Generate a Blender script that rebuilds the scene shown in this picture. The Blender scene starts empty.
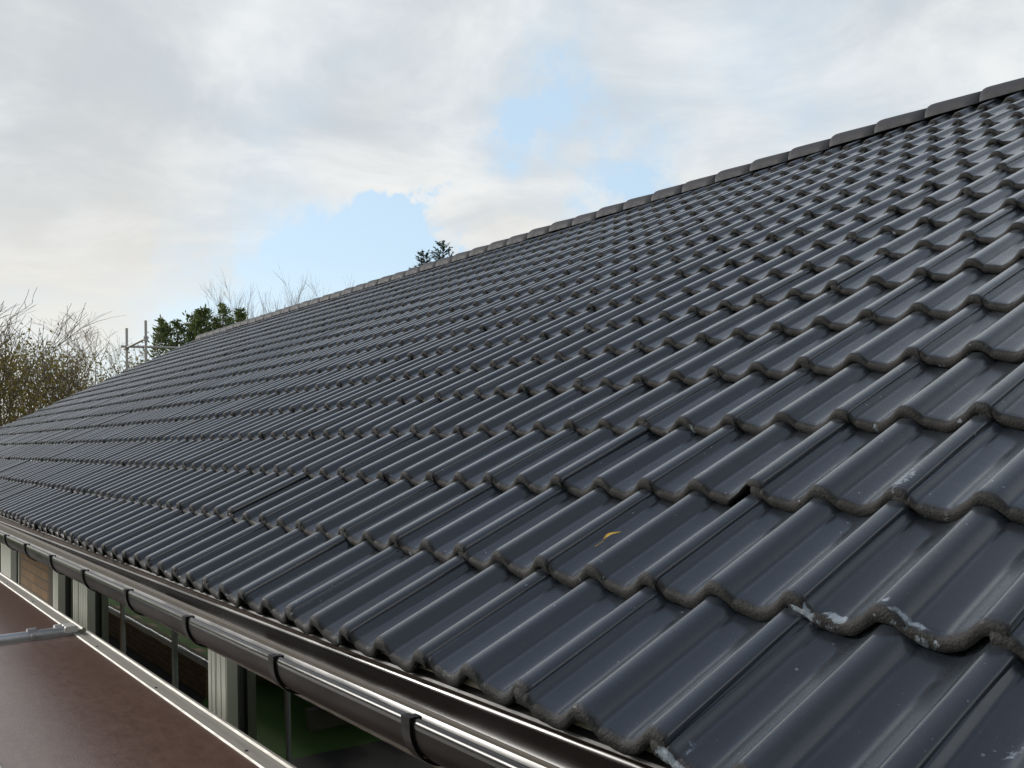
import bpy, math, random
import numpy as np
from mathutils import Vector, Matrix
random.seed(7); rng = np.random.default_rng(7)
C = bpy.context.scene.collection
R = math.radians
Z0 = 2.75                                   # height of the eaves datum above the ground

# ------------------------------------------------------------------ camera
sc = bpy.context.scene
cam_d = bpy.data.cameras.new('camera'); cam = bpy.data.objects.new('camera', cam_d); C.objects.link(cam)
RC = [[0.588724904, 0.807798185, -0.029412243], [-0.057273683, 0.005391092, -0.998343959], [-0.806301873, 0.589434499, 0.049439455]]
CAM = (0.88327, -1.14006, 0.25628 + Z0)
m = Matrix(((RC[0][0], -RC[1][0], -RC[2][0], CAM[0]), (RC[0][1], -RC[1][1], -RC[2][1], CAM[1]), (RC[0][2], -RC[1][2], -RC[2][2], CAM[2]), (0, 0, 0, 1)))
cam.matrix_world = m
cam_d.sensor_width = 36; cam_d.lens = 934.77 / 1024 * 36
cam_d.clip_start = 0.02; cam_d.clip_end = 2000
sc.camera = cam

# ------------------------------------------------------------------ light and sky
sc.view_settings.view_transform = 'Standard'; sc.view_settings.look = 'None'
sc.view_settings.exposure = 0.3; sc.view_settings.gamma = 1; sc.view_settings.use_curve_mapping = False
SUN_AZ = math.atan2(-0.52, -0.855); SUN_EL = R(23)
sd = Vector((math.cos(SUN_EL) * math.cos(SUN_AZ), math.cos(SUN_EL) * math.sin(SUN_AZ), math.sin(SUN_EL)))
sun_d = bpy.data.lights.new('sun', 'SUN'); sun_d.energy = 2.2; sun_d.angle = R(16); sun_d.color = (1, 0.955, 0.90)
sun = bpy.data.objects.new('sun', sun_d); C.objects.link(sun)
sun.rotation_euler = (-sd).to_track_quat('-Z', 'Y').to_euler(); sun.location = (0, -5, 12)

world = bpy.data.worlds.new('World'); sc.world = world; world.use_nodes = True


class NT:
    """small node-tree builder"""
    def __init__(s, nt): s.t = nt; nt.nodes.clear()
    def n(s, typ, **kw):
        nd = s.t.nodes.new(typ)
        for k, v in kw.items():
            if k.startswith('_'): setattr(nd, k[1:], v)
        return nd
    def put(s, sock, v):
        if hasattr(v, 'is_output'): s.t.links.new(v, sock)
        elif isinstance(v, (tuple, list)) and sock.type == 'RGBA' and len(v) == 3: sock.default_value = (*v, 1)
        else: sock.default_value = v
    def math(s, op, a, b=0.0, c=0.0, clamp=False):
        nd = s.n('ShaderNodeMath', _operation=op, _use_clamp=clamp)
        for i, v in enumerate((a, b, c)): s.put(nd.inputs[i], v)
        return nd.outputs[0]
    def vec(s, op, a, b=None):
        nd = s.n('ShaderNodeVectorMath', _operation=op); s.put(nd.inputs[0], a)
        if b is not None:
            if op == 'SCALE': s.put(nd.inputs[3], b)
            else: s.put(nd.inputs[1], b)
        return nd.outputs[1] if op in ('DOT_PRODUCT', 'LENGTH') else nd.outputs[0]
    def mix(s, f, a, b, blend='MIX'):
        nd = s.n('ShaderNodeMix', _data_type='RGBA', _blend_type=blend)
        s.put(nd.inputs[0], f); s.put(nd.inputs[6], a); s.put(nd.inputs[7], b); return nd.outputs[2]
    def noise(s, vec, scale, detail=4, rough=0.5, dist=0.0, dim='3D'):
        nd = s.n('ShaderNodeTexNoise', _noise_dimensions=dim)
        if vec is not None: s.put(nd.inputs['Vector'], vec)
        nd.inputs['Scale'].default_value = scale; nd.inputs['Detail'].default_value = detail
        nd.inputs['Roughness'].default_value = rough; nd.inputs['Distortion'].default_value = dist
        return nd.outputs['Fac']
    def ramp(s, v, a, b, lo=0.0, hi=1.0, smooth=True):
        nd = s.n('ShaderNodeMapRange', _interpolation_type='SMOOTHSTEP' if smooth else 'LINEAR')
        s.put(nd.inputs[0], v)
        for i, x in enumerate((a, b, lo, hi)): s.put(nd.inputs[1 + i], x)
        return nd.outputs[0]
    def sep(s, v):
        nd = s.n('ShaderNodeSeparateXYZ'); s.put(nd.inputs[0], v); return nd.outputs
    def comb(s, x, y, z):
        nd = s.n('ShaderNodeCombineXYZ')
        for i, v in enumerate((x, y, z)): s.put(nd.inputs[i], v)
        return nd.outputs[0]


def build_sky():
    g = NT(world.node_tree)
    sky = g.n('ShaderNodeTexSky', _sky_type='NISHITA', _sun_disc=False, _sun_elevation=SUN_EL,
              _sun_rotation=math.pi / 2 - SUN_AZ, _air_density=1.0, _dust_density=1.2, _ozone_density=1.0)
    d = g.vec('NORMALIZE', g.n('ShaderNodeTexCoord').outputs['Generated'])
    x, y, z = g.sep(d)
    k = g.math('ADD', g.math('MAXIMUM', z, 0.0), 0.16)
    p = g.comb(g.math('DIVIDE', x, k), g.math('DIVIDE', y, k), 0.0)
    n1 = g.noise(p, 1.15, 8, 0.58, 0.5)
    n2 = g.noise(g.vec('ADD', p, (3.1, 7.7, 0.0)), 2.2, 7, 0.6, 0.4)
    n3 = g.noise(d, 3.0, 5, 0.55, 0.3)
    wn = g.n('ShaderNodeTexNoise'); g.put(wn.inputs['Vector'], d); wn.inputs['Scale'].default_value = 5.5; wn.inputs['Detail'].default_value = 6; wn.inputs['Roughness'].default_value = 0.6
    dw = g.vec('ADD', d, g.vec('SCALE', g.vec('SUBTRACT', wn.outputs['Color'], (0.5, 0.5, 0.5)), 0.040))
    # openings of blue between the clouds: (direction, sharpness, weight)
    holes = [((-0.729, 0.616, 0.280), 380, 1.15), ((-0.700, 0.645, 0.277), 380, 1.0), ((-0.765, 0.566, 0.288), 600, 0.7), ((-0.853, 0.483, 0.165), 600, 0.6),
             ((-0.835, 0.500, 0.195), 900, 0.5), ((-0.875, 0.440, 0.155), 420, 0.4), ((-0.916, 0.345, 0.150), 300, 0.55), ((-0.889, 0.398, 0.155), 330, 0.4),
             ((-0.93, 0.30, 0.11), 140, 0.6), ((-0.965, 0.20, 0.09), 150, 0.55), ((-0.60, 0.73, 0.325), 120, 0.5), ((-0.84, 0.40, 0.34), 60, 0.15)]
    puffs = [((-0.843, 0.471, 0.235), 300, 0.55), ((-0.768, 0.592, 0.240), 520, 0.85), ((-0.957, 0.238, 0.163), 300, 0.45), ((-0.97, 0.10, 0.22), 60, 0.35)]
    hs = None
    for lst, sg in ((holes, 1.0), (puffs, -1.0)):
        for dv, sh, w in lst:
            v = Vector(dv).normalized()
            e = g.math('MULTIPLY', g.math('POWER', 2.71828, g.math('MULTIPLY', g.math('SUBTRACT', g.vec('DOT_PRODUCT', dw, tuple(v)), 1.0), float(sh))), w * sg)
            hs = e if hs is None else g.math('ADD', hs, e)
    cover = g.math('SUBTRACT', g.math('ADD', 1.02, g.math('MULTIPLY', g.math('SUBTRACT', n2, 0.5), 1.1)), g.math('MULTIPLY', hs, 0.95))
    cover = g.ramp(cover, -0.25, 1.2)
    # clear sky overhead, above what the photograph takes in
    cover = g.math('MULTIPLY', cover, g.ramp(z, 0.50, 0.80, 1.0, 0.25))
    # cloud brightness: ragged grey undersides, brighter towards the sun
    toward = g.math('ADD', g.math('MULTIPLY', g.vec('DOT_PRODUCT', d, tuple(sd)), 0.5), 0.5)
    dens = g.math('ADD', g.math('MULTIPLY', n2, 0.65), g.math('MULTIPLY', n3, 0.55))
    lightm = g.ramp(g.math('SUBTRACT', dens, g.math('MULTIPLY', g.math('POWER', 2.71828, g.math('MULTIPLY', g.math('SUBTRACT', g.vec('DOT_PRODUCT', d, (-0.91, 0.14, 0.39)), 1.0), 40.0)), 0.14)), 0.42, 0.76, 0.0, 1.0)
    cl = g.mix(lightm, (4.9, 5.2, 5.45), (7.2, 7.4, 7.45))
    warm = g.ramp(g.math('ADD', z, g.math('MULTIPLY', g.math('SUBTRACT', n3, 0.5), 0.3)), 0.08, 0.34, 1.0, 0.0)
    cl = g.mix(g.math('MULTIPLY', warm, 0.7), cl, (7.3, 6.95, 6.3))
    blue = g.mix(g.ramp(z, 0.42, 0.62, 0.6, 0.0), sky.outputs[0], (6.2, 8.0, 9.6))
    lowhaze = g.ramp(z, 0.0, 0.2, 1.0, 0.0)
    blue = g.mix(g.math('MULTIPLY', lowhaze, 0.75), blue, (7.2, 8.0, 8.3))
    col = g.mix(cover, blue, cl)
    # the sky behind the photographer and overhead is a plain overcast of the same light
    bg = g.n('ShaderNodeBackground'); g.put(bg.inputs[0], col); bg.inputs[1].default_value = 0.1
    out = g.n('ShaderNodeOutputWorld'); g.t.links.new(bg.outputs[0], out.inputs[0])
build_sky()


# ------------------------------------------------------------------ materials
def new_mat(name):
    mt = bpy.data.materials.new(name); mt.use_nodes = True
    g = NT(mt.node_tree); b = g.n('ShaderNodeBsdfPrincipled'); o = g.n('ShaderNodeOutputMaterial')
    g.t.links.new(b.outputs[0], o.inputs[0]); g.b = b; g.o = o
    return mt, g


def bump(g, h, strength, dist=0.002, normal=None):
    nd = g.n('ShaderNodeBump'); g.put(nd.inputs['Height'], h)
    nd.inputs['Strength'].default_value = strength; nd.inputs['Distance'].default_value = dist
    if normal: g.put(nd.inputs['Normal'], normal)
    return nd.outputs[0]


def simple(name, col, rough=0.6, metal=0.0, var=0.15, scale=6.0, bumps=0.1, stretch=None, spec=0.5):
    mt, g = new_mat(name)
    co = g.n('ShaderNodeTexCoord').outputs['Object']
    if stretch: co = g.vec('MULTIPLY', co, stretch)
    n = g.noise(co, scale, 6, 0.6)
    g.put(g.b.inputs['Base Color'], g.mix(n, tuple(c * (1 - var) for c in col), tuple(min(1, c * (1 + var)) for c in col)))
    g.put(g.b.inputs['Roughness'], g.ramp(g.noise(co, scale * 3, 4), 0.2, 0.8, max(0.03, rough - 0.08), min(1, rough + 0.08)))
    g.b.inputs['Metallic'].default_value = metal; g.b.inputs['Specular IOR Level'].default_value = spec
    if bumps: g.put(g.b.inputs['Normal'], bump(g, g.noise(co, scale * 12, 4), bumps))
    return mt


def tile_material():
    mt, g = new_mat('roof_tile_concrete')
    co = g.n('ShaderNodeTexCoord').outputs['Object']
    rnd = g.math('FRACT', g.math('ADD', g.n('ShaderNodeObjectInfo').outputs['Random'], g.n('ShaderNodeAttribute', _attribute_name='rnd').outputs['Fac']))
    nose = g.n('ShaderNodeAttribute', _attribute_name='nose').outputs['Fac']
    lime = g.n('ShaderNodeAttribute', _attribute_name='lime').outputs['Fac']
    p = g.vec('ADD', co, g.comb(g.math('MULTIPLY', rnd, 91.0), g.math('MULTIPLY', rnd, 37.0), 0.0))
    big = g.noise(g.vec('MULTIPLY', p, (1.0, 0.35, 1.0)), 9.0, 5, 0.6)
    fine = g.noise(p, 260.0, 3, 0.6)
    grit = g.noise(p, 900.0, 2, 0.6)
    base = g.mix(big, (0.0120, 0.0158, 0.0222), (0.0225, 0.0278, 0.0368))
    base = g.vec('SCALE', base, g.math('ADD', 0.72, g.math('MULTIPLY', rnd, 0.6)))
    base = g.mix(g.math('MULTIPLY', g.math('FRACT', g.math('MULTIPLY', rnd, 7.3)), 0.4), base, (0.019, 0.018, 0.0185))
    # dusty streaks that run down the pans
    st = g.ramp(g.noise(g.vec('MULTIPLY', p, (14.0, 1.2, 6.0)), 3.0, 5, 0.65), 0.55, 0.8)
    base = g.mix(g.math('MULTIPLY', st, 0.32), base, (0.075, 0.08, 0.088))
    # bare concrete at the cut nose
    nn = g.math('ADD', nose, g.math('MULTIPLY', g.math('SUBTRACT', g.noise(p, 45.0, 5, 0.65), 0.5), 0.55))
    nf = g.math('MULTIPLY', g.ramp(nn, 0.22, 0.62), g.ramp(nose, 0.02, 0.2))
    conc = g.mix(g.ramp(fine, 0.3, 0.7), (0.005, 0.0046, 0.004), (0.026, 0.0225, 0.018))
    base = g.mix(g.math('MULTIPLY', nf, 0.9), base, conc)
    # small pale specks and scratches
    vo = g.n('ShaderNodeTexVoronoi', _feature='F1'); g.put(vo.inputs['Vector'], g.vec('ADD', p, g.vec('SCALE', g.comb(fine, grit, 0.0), 0.004))); vo.inputs['Scale'].default_value = 34.0
    vo2 = g.n('ShaderNodeTexVoronoi', _feature='F1'); g.put(vo2.inputs['Vector'], p); vo2.inputs['Scale'].default_value = 95.0
    gate = g.ramp(g.noise(p, 13.0, 3, 0.5), 0.47, 0.60)
    gate2 = g.ramp(g.noise(p, 24.0, 3, 0.6), 0.52, 0.62)
    sp = g.math('MAXIMUM', g.math('MULTIPLY', g.math('LESS_THAN', vo.outputs['Distance'], 0.075), gate), g.math('MULTIPLY', g.math('MULTIPLY', g.math('LESS_THAN', vo2.outputs['Distance'], 0.10), gate2), 0.45))
    scr = g.math('MULTIPLY', g.ramp(g.noise(g.vec('MULTIPLY', p, (0.5, 3.0, 1.0)), 60.0, 3, 0.7, 1.2), 0.70, 0.76), g.ramp(g.noise(p, 7.0, 2), 0.58, 0.66))
    base = g.mix(g.math('MULTIPLY', g.math('MAXIMUM', sp, scr), 0.6), base, (0.28, 0.31, 0.34))
    # lime bloom where it is marked
    lm = g.ramp(g.math('ADD', lime, g.math('MULTIPLY', g.math('SUBTRACT', g.noise(p, 60.0, 6, 0.7, 0.6), 0.5), 1.5)), 0.52, 0.78)
    lm = g.math('MULTIPLY', lm, g.ramp(lime, 0.04, 0.2))
    base = g.mix(g.math('MULTIPLY', lm, 0.85), base, (0.33, 0.38, 0.43))
    g.put(g.b.inputs['Base Color'], base)
    r = g.math('ADD', g.ramp(g.noise(p, 22.0, 5, 0.6), 0.25, 0.75, 0.20, 0.32), g.math('MULTIPLY', nf, 0.5))
    g.put(g.b.inputs['Roughness'], g.math('ADD', r, g.math('MULTIPLY', lm, 0.3), clamp=True))
    g.b.inputs['Specular IOR Level'].default_value = 0.6
    g.put(g.b.inputs['Coat Weight'], g.math('MULTIPLY', g.math('SUBTRACT', 1.0, nf), 1.0)); g.b.inputs['Coat Roughness'].default_value = 0.22
    g.put(g.b.inputs['Sheen Weight'], g.math('MULTIPLY', g.math('SUBTRACT', 1.0, g.ramp(nose, 0.0, 0.3)), 0.16)); g.b.inputs['Sheen Roughness'].default_value = 0.35; g.b.inputs['Sheen Tint'].default_value = (0.80, 0.91, 1.0, 1)
    n1 = bump(g, grit, 0.16, 0.0006)
    n2 = bump(g, g.math('MULTIPLY', fine, nf), 0.75, 0.003, n1)
    g.put(g.b.inputs['Normal'], bump(g, g.noise(p, 16.0, 3, 0.5), 0.22, 0.006, n2))
    return mt


def brick_material(name, c1, c2, mortar, scale=1.0):
    mt, g = new_mat(name)
    co = g.n('ShaderNodeTexCoord').outputs['Object']
    x, y, z = g.sep(co)
    br = g.n('ShaderNodeTexBrick'); g.put(br.inputs['Vector'], g.comb(g.math('ADD', x, y), z, 0.0))
    for k, v in (('Scale', 1.0), ('Brick Width', 0.225 * scale), ('Row Height', 0.075 * scale), ('Mortar Size', 0.006 * scale), ('Mortar Smooth', 0.2)): br.inputs[k].default_value = v
    g.put(br.inputs['Color1'], c1); g.put(br.inputs['Color2'], c2); g.put(br.inputs['Mortar'], mortar)
    n = g.noise(co, 30.0, 6, 0.65)
    g.put(g.b.inputs['Base Color'], g.mix(0.55, br.outputs['Color'], g.mix(n, (0.3, 0.3, 0.3), (1, 1, 1)), 'MULTIPLY'))
    g.b.inputs['Roughness'].default_value = 0.85
    g.put(g.b.inputs['Normal'], bump(g, g.math('ADD', g.math('MULTIPLY', br.outputs['Fac'], -1.0), g.math('MULTIPLY', n, 0.4)), 0.6, 0.006))
    return mt


def glass_material():
    mt, g = new_mat('window_glass')
    co = g.n('ShaderNodeTexCoord').outputs['Object']
    fr = g.n('ShaderNodeFresnel'); fr.inputs[0].default_value = 2.0
    nb = bump(g, g.noise(co, 1.5, 2), 0.03, 0.02)
    gl = g.n('ShaderNodeBsdfGlossy'); gl.inputs['Roughness'].default_value = 0.0; gl.inputs['Color'].default_value = (0.9, 0.93, 0.9, 1); g.put(gl.inputs['Normal'], nb)
    tr = g.n('ShaderNodeBsdfTransparent'); tr.inputs[0].default_value = (0.72, 0.78, 0.74, 1)
    mx = g.n('ShaderNodeMixShader'); g.put(mx.inputs[0], fr.outputs[0]); g.t.links.new(tr.outputs[0], mx.inputs[1]); g.t.links.new(gl.outputs[0], mx.inputs[2])
    g.t.links.new(mx.outputs[0], g.o.inputs[0])
    return mt


def ply_material():
    mt, g = new_mat('brown_film_faced_plywood')
    co = g.n('ShaderNodeTexCoord').outputs['Object']
    a = g.noise(g.vec('MULTIPLY', co, (1.0, 3.5, 1.0)), 11.0, 9, 0.78, 0.2)
    b = g.noise(g.vec('MULTIPLY', co, (1.0, 7.0, 1.0)), 34.0, 6, 0.7)
    base = g.mix(g.ramp(a, 0.25, 0.75), (0.120, 0.062, 0.048), (0.200, 0.118, 0.092))
    base = g.mix(g.math('MULTIPLY', g.ramp(b, 0.5, 0.78), 0.45), base, (0.13, 0.085, 0.066))
    vo = g.n('ShaderNodeTexVoronoi'); g.put(vo.inputs['Vector'], co); vo.inputs['Scale'].default_value = 22.0
    sp = g.math('MULTIPLY', g.math('LESS_THAN', vo.outputs['Distance'], 0.09), g.ramp(g.noise(co, 5.0, 3), 0.55, 0.62))
    base = g.mix(g.math('MULTIPLY', sp, 0.5), base, (0.3, 0.26, 0.22))
    g.put(g.b.inputs['Base Color'], base)
    g.put(g.b.inputs['Roughness'], g.ramp(g.noise(co, 30.0, 6, 0.7), 0.25, 0.75, 0.28, 0.44))
    g.b.inputs['Coat Weight'].default_value = 0.5; g.b.inputs['Coat Roughness'].default_value = 0.3
    h = g.n('ShaderNodeTexVoronoi'); g.put(h.inputs['Vector'], co); h.inputs['Scale'].default_value = 190.0
    g.put(g.b.inputs['Normal'], bump(g, g.math('ADD', h.outputs['Distance'], g.math('MULTIPLY', b, 0.8)), 0.22, 0.002))
    return mt


def perforated_material():
    mt, g = new_mat('ribbed_aluminium_deck')
    co = g.n('ShaderNodeTexCoord').outputs['Object']
    vo = g.n('ShaderNodeTexVoronoi'); g.put(vo.inputs['Vector'], g.vec('MULTIPLY', co, (1.0, 1.0, 0.0))); vo.inputs['Scale'].default_value = 42.0; vo.inputs['Randomness'].default_value = 0.0
    f = g.math('LESS_THAN', vo.outputs['Distance'], 0.24)
    g.put(g.b.inputs['Base Color'], g.mix(f, (0.42, 0.43, 0.44), (0.06, 0.06, 0.06)))
    g.b.inputs['Metallic'].default_value = 0.6; g.b.inputs['Roughness'].default_value = 0.5
    g.put(g.b.inputs['Normal'], bump(g, vo.outputs['Distance'], 0.6, 0.01))
    return mt


def gutter_material(name='dark_brown_coated_steel', sp=0.07, r0=0.32, r1=0.46):
    mt, g = new_mat(name)
    co = g.n('ShaderNodeTexCoord').outputs['Object']
    n = g.noise(g.vec('MULTIPLY', co, (0.8, 6.0, 6.0)), 6.0, 5, 0.6)
    g.put(g.b.inputs['Base Color'], g.mix(n, (0.010, 0.0078, 0.007), (0.017, 0.0135, 0.012)))
    wet = g.ramp(g.noise(g.vec('MULTIPLY', co, (0.6, 3.0, 1.0)), 5.0, 3, 0.5), 0.3, 0.7)
    g.put(g.b.inputs['Roughness'], g.ramp(wet, 0.0, 1.0, r0, r1))
    g.b.inputs['Specular IOR Level'].default_value = sp
    return mt


def grass_material(name):
    mt, g = new_mat(name)
    co = g.n('ShaderNodeTexCoord').outputs['Object']
    a = g.noise(co, 0.7, 6, 0.6); b = g.noise(co, 25.0, 5, 0.7)
    c = g.mix(b, (0.045, 0.12, 0.018), (0.13, 0.26, 0.045))
    g.put(g.b.inputs['Base Color'], g.mix(g.math('MULTIPLY', g.ramp(a, 0.45, 0.75), 0.55), c, (0.10, 0.09, 0.035)))
    g.b.inputs['Roughness'].default_value = 0.9
    g.put(g.b.inputs['Normal'], bump(g, b, 0.8, 0.03))
    return mt


def leafy(name, c1, c2, rough=0.6):
    mt, g = new_mat(name)
    geo = g.n('ShaderNodeNewGeometry').outputs['Random Per Island']
    g.put(g.b.inputs['Base Color'], g.mix(geo, c1, c2)); g.b.inputs['Roughness'].default_value = rough
    tl = g.n('ShaderNodeBsdfTranslucent'); g.put(tl.inputs[0], g.mix(geo, c1, c2))
    mx = g.n('ShaderNodeMixShader'); mx.inputs[0].default_value = 0.25
    g.t.links.new(g.b.outputs[0], mx.inputs[1]); g.t.links.new(tl.outputs[0], mx.inputs[2]); g.t.links.new(mx.outputs[0], g.o.inputs[0])
    return mt


M = dict(
    tile=tile_material(), ridge=simple('ridge_tile_concrete', (0.050, 0.049, 0.055), 0.72, 0, 0.14, 9, 0.25),
    brick=brick_material('yellow_brown_brick', (0.30, 0.165, 0.065), (0.22, 0.115, 0.045), (0.11, 0.085, 0.06)),
    brickd=brick_material('garden_brick', (0.36, 0.235, 0.125), (0.27, 0.165, 0.085), (0.13, 0.11, 0.09)),
    paving=brick_material('block_paving', (0.10, 0.085, 0.07), (0.07, 0.06, 0.052), (0.04, 0.037, 0.03)),
    frame=simple('cream_painted_frame', (0.78, 0.755, 0.70), 0.5, 0, 0.06, 4, 0.05),
    seal=simple('dark_grey_seal', (0.06, 0.06, 0.058), 0.6), darkwood=simple('dark_stained_board', (0.055, 0.028, 0.014), 0.6, 0, 0.25, 8, 0.2, (1, 1, 0.2)),
    glass=glass_material(), gutter=gutter_material(), gutin=gutter_material('gutter_inside_satin', 0.4, 0.16, 0.28), bracket=simple('black_bracket_steel', (0.006, 0.0055, 0.0055), 0.45, 0, 0.1, 9, 0.05, None, 0.15),
    lead=simple('black_eaves_sheet', (0.02, 0.019, 0.018), 0.4, 0, 0.2, 8, 0.08), comb=simple('beige_eaves_comb', (0.34, 0.30, 0.22), 0.8, 0, 0.15, 20, 0.1), under=simple('underlay_felt', (0.13, 0.115, 0.09), 0.7, 0, 0.2, 12, 0.15),
    ply=ply_material(), alu=simple('weathered_aluminium', (0.50, 0.485, 0.44), 0.55, 0.25, 0.16, 9, 0.1, (0.6, 4, 4)),
    perf=perforated_material(), galv=simple('galvanised_tube', (0.60, 0.62, 0.64), 0.42, 0.5, 0.15, 14, 0.08),
    dull=simple('dull_galvanised_tube', (0.40, 0.39, 0.38), 0.6, 0.3, 0.12, 14, 0.08), rivet=simple('dark_rivet', (0.08, 0.08, 0.08), 0.5, 0.5),
    white=simple('white_end_clip', (0.72, 0.72, 0.70), 0.45, 0.1, 0.06),
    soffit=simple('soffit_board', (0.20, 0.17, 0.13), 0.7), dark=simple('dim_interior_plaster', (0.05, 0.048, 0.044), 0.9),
    stone=simple('weathered_coping', (0.12, 0.10, 0.07), 0.95, 0, 0.2, 7, 0.3, None, 0.1), lawn=grass_material('lawn_grass'),
    bark=simple('grey_brown_bark', (0.17, 0.135, 0.10), 0.9, 0, 0.3, 8, 0.3), barkl=simple('pale_twig_bark', (0.29, 0.24, 0.18), 0.9, 0, 0.25, 8, 0.2), barkd=simple('dark_bark', (0.07, 0.055, 0.042), 0.9, 0, 0.3, 8, 0.3),
    leafy=leafy('yellow_brown_leaves', (0.20, 0.155, 0.04), (0.42, 0.28, 0.09)), leafg=leafy('dull_green_leaves', (0.16, 0.145, 0.03), (0.34, 0.27, 0.075)),
    conif=leafy('cypress_foliage', (0.060, 0.090, 0.026), (0.165, 0.200, 0.065)), spruce=leafy('spruce_needles', (0.016, 0.036, 0.026), (0.045, 0.075, 0.055)),
    yleaf=simple('yellow_fallen_leaf', (0.62, 0.40, 0.06), 0.5, 0, 0.2, 60, 0.2), timber=simple('grey_timber', (0.19, 0.17, 0.14), 0.85, 0, 0.3, 5, 0.3, (0.3, 4, 4)),
)


# ------------------------------------------------------------------ mesh helpers
class MB:
    def __init__(s): s.v = []; s.f = []; s.mi = []; s.sm = []
    def add(s, vs, fs, mi=0, smooth=False):
        o = len(s.v); s.v += [tuple(v) for v in vs]; s.f += [tuple(i + o for i in f) for f in fs]; s.mi += [mi] * len(fs); s.sm += [smooth] * len(fs); return s
    def box(s, x0, x1, y0, y1, z0, z1, mi=0):
        vs = [(x, y, z) for z in (z0, z1) for y in (y0, y1) for x in (x0, x1)]
        return s.add(vs, [(0, 2, 3, 1), (4, 5, 7, 6), (0, 1, 5, 4), (2, 6, 7, 3), (0, 4, 6, 2), (1, 3, 7, 5)], mi)
    def bevbox(s, x0, x1, y0, y1, z0, z1, b=0.004):
        # box with chamfered edges along its length (x)
        pts = [(y0 + b, z0), (y1 - b, z0), (y1, z0 + b), (y1, z1 - b), (y1 - b, z1), (y0 + b, z1), (y0, z1 - b), (y0, z0 + b)]
        return s.extrude_x(pts, x0, x1)
    def extrude_x(s, pts, x0, x1, cap=True, smooth=False):
        n = len(pts); vs = [(x0, y, z) for y, z in pts] + [(x1, y, z) for y, z in pts]
        fs = [(i, (i + 1) % n, n + (i + 1) % n, n + i) for i in range(n)]
        if cap: fs += [tuple(reversed(range(n))), tuple(range(n, 2 * n))]
        return s.add(vs, fs, 0, smooth)
    def tube(s, pts, radii, sides=8, cap=True, smooth=True, mi=0):
        pts = [Vector(p) for p in pts]; vs = []; n = len(pts)
        if not hasattr(radii, '__len__'): radii = [radii] * n
        ref = None
        for i, p in enumerate(pts):
            t = (pts[min(i + 1, n - 1)] - pts[max(i - 1, 0)]).normalized()
            if ref is None or abs(ref.dot(t)) > 0.95: ref = Vector((0, 0, 1)) if abs(t.z) < 0.9 else Vector((1, 0, 0))
            u = (ref - t * ref.dot(t)).normalized(); w = t.cross(u); ref = u
            for k in range(sides):
                a = 2 * math.pi * k / sides; vs.append(p + (u * math.cos(a) + w * math.sin(a)) * radii[i])
        fs = [(i * sides + k, i * sides + (k + 1) % sides, (i + 1) * sides + (k + 1) % sides, (i + 1) * sides + k) for i in range(n - 1) for k in range(sides)]
        s.add(vs, fs, mi, smooth)
        if cap: s.add([vs[k] for k in range(sides)], [tuple(reversed(range(sides)))], mi); s.add([vs[(n - 1) * sides + k] for k in range(sides)], [tuple(range(sides))], mi)
        return s
    def mesh(s, name, mats):
        me = bpy.data.meshes.new(name); me.from_pydata(s.v, [], s.f)
        for mt in (mats if isinstance(mats, (list, tuple)) else [mats]): me.materials.append(mt)
        me.polygons.foreach_set('material_index', s.mi); me.polygons.foreach_set('use_smooth', s.sm); me.update(); return me
    def build(s, name, mats, parent=None, loc=None):
        return link(name, s.mesh(name, mats), parent, loc)


def link(name, me, parent=None, loc=None):
    o = bpy.data.objects.new(name, me); C.objects.link(o)
    if parent is not None: o.parent = parent
    if loc is not None: o.location = loc
    return o
def tag(o, label=None, cat=None, group=None, kind=None):
    for k, v in (('label', label), ('category', cat), ('group', group), ('kind', kind)):
        if v: o[k] = v
    return o
def thing(name, label, cat, loc=(0, 0, 0), rotz=0.0, group=None):
    o = bpy.data.objects.new(name, None); o.empty_display_size = 0.2; C.objects.link(o)
    o.location = loc; o.rotation_euler = (0, 0, rotz); return tag(o, label, cat, group)


# ------------------------------------------------------------------ ground
gmb = MB(); n = 60
gv = []; gf = []
for i in range(n + 1):
    for j in range(n + 1):
        gv.append((-600 + 1200 * i / n, -600 + 1200 * j / n, 0.0))
gf = [(i * (n + 1) + j, (i + 1) * (n + 1) + j, (i + 1) * (n + 1) + j + 1, i * (n + 1) + j + 1) for i in range(n) for j in range(n)]
tag(gmb.add(gv, gf).build('ground', M['lawn']), kind='structure')
tag(MB().add([(-30, -1.885, 0.004), (-10.2, -1.885, 0.004), (-9.4, -1.5, 0.004), (-7.6, -1.5, 0.004), (-7.4, -3.4, 0.004), (6, -3.4, 0.004), (6, 0.195, 0.004), (-30, 0.195, 0.004)], [(0, 1, 2, 3, 4, 5, 6, 7)]).build('path', M['paving']), kind='structure')
# raised lawn behind the low garden wall
rl = MB(); nx, ny = 90, 40
vs = [(-34 + 23.7 * i / nx, -1.98 - 12 * j / ny, 0.40 + 0.05 * (j / ny) * 12 + 0.03 * math.sin(i * 1.7) * math.sin(j * 1.3) * (j > 0)) for i in range(nx + 1) for j in range(ny + 1)]
fs = [(i * (ny + 1) + j, i * (ny + 1) + j + 1, (i + 1) * (ny + 1) + j + 1, (i + 1) * (ny + 1) + j) for i in range(nx) for j in range(ny)]
tag(rl.add(vs, fs, 0, True).build('lawn', M['lawn']), kind='structure')
gw = thing('garden_wall', 'low brick garden wall holding up the lawn, mirrored in the windows', 'wall', (-12, -2.0, 0))
MB().box(-18, 1.8, -0.10, 0.11, 0, 0.40).build('brickwork', M['brickd'], gw)
MB().bevbox(-18, 1.8, 0.03, 0.118, 0.402, 0.435, 0.006).build('coping', M['stone'], gw)

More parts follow.
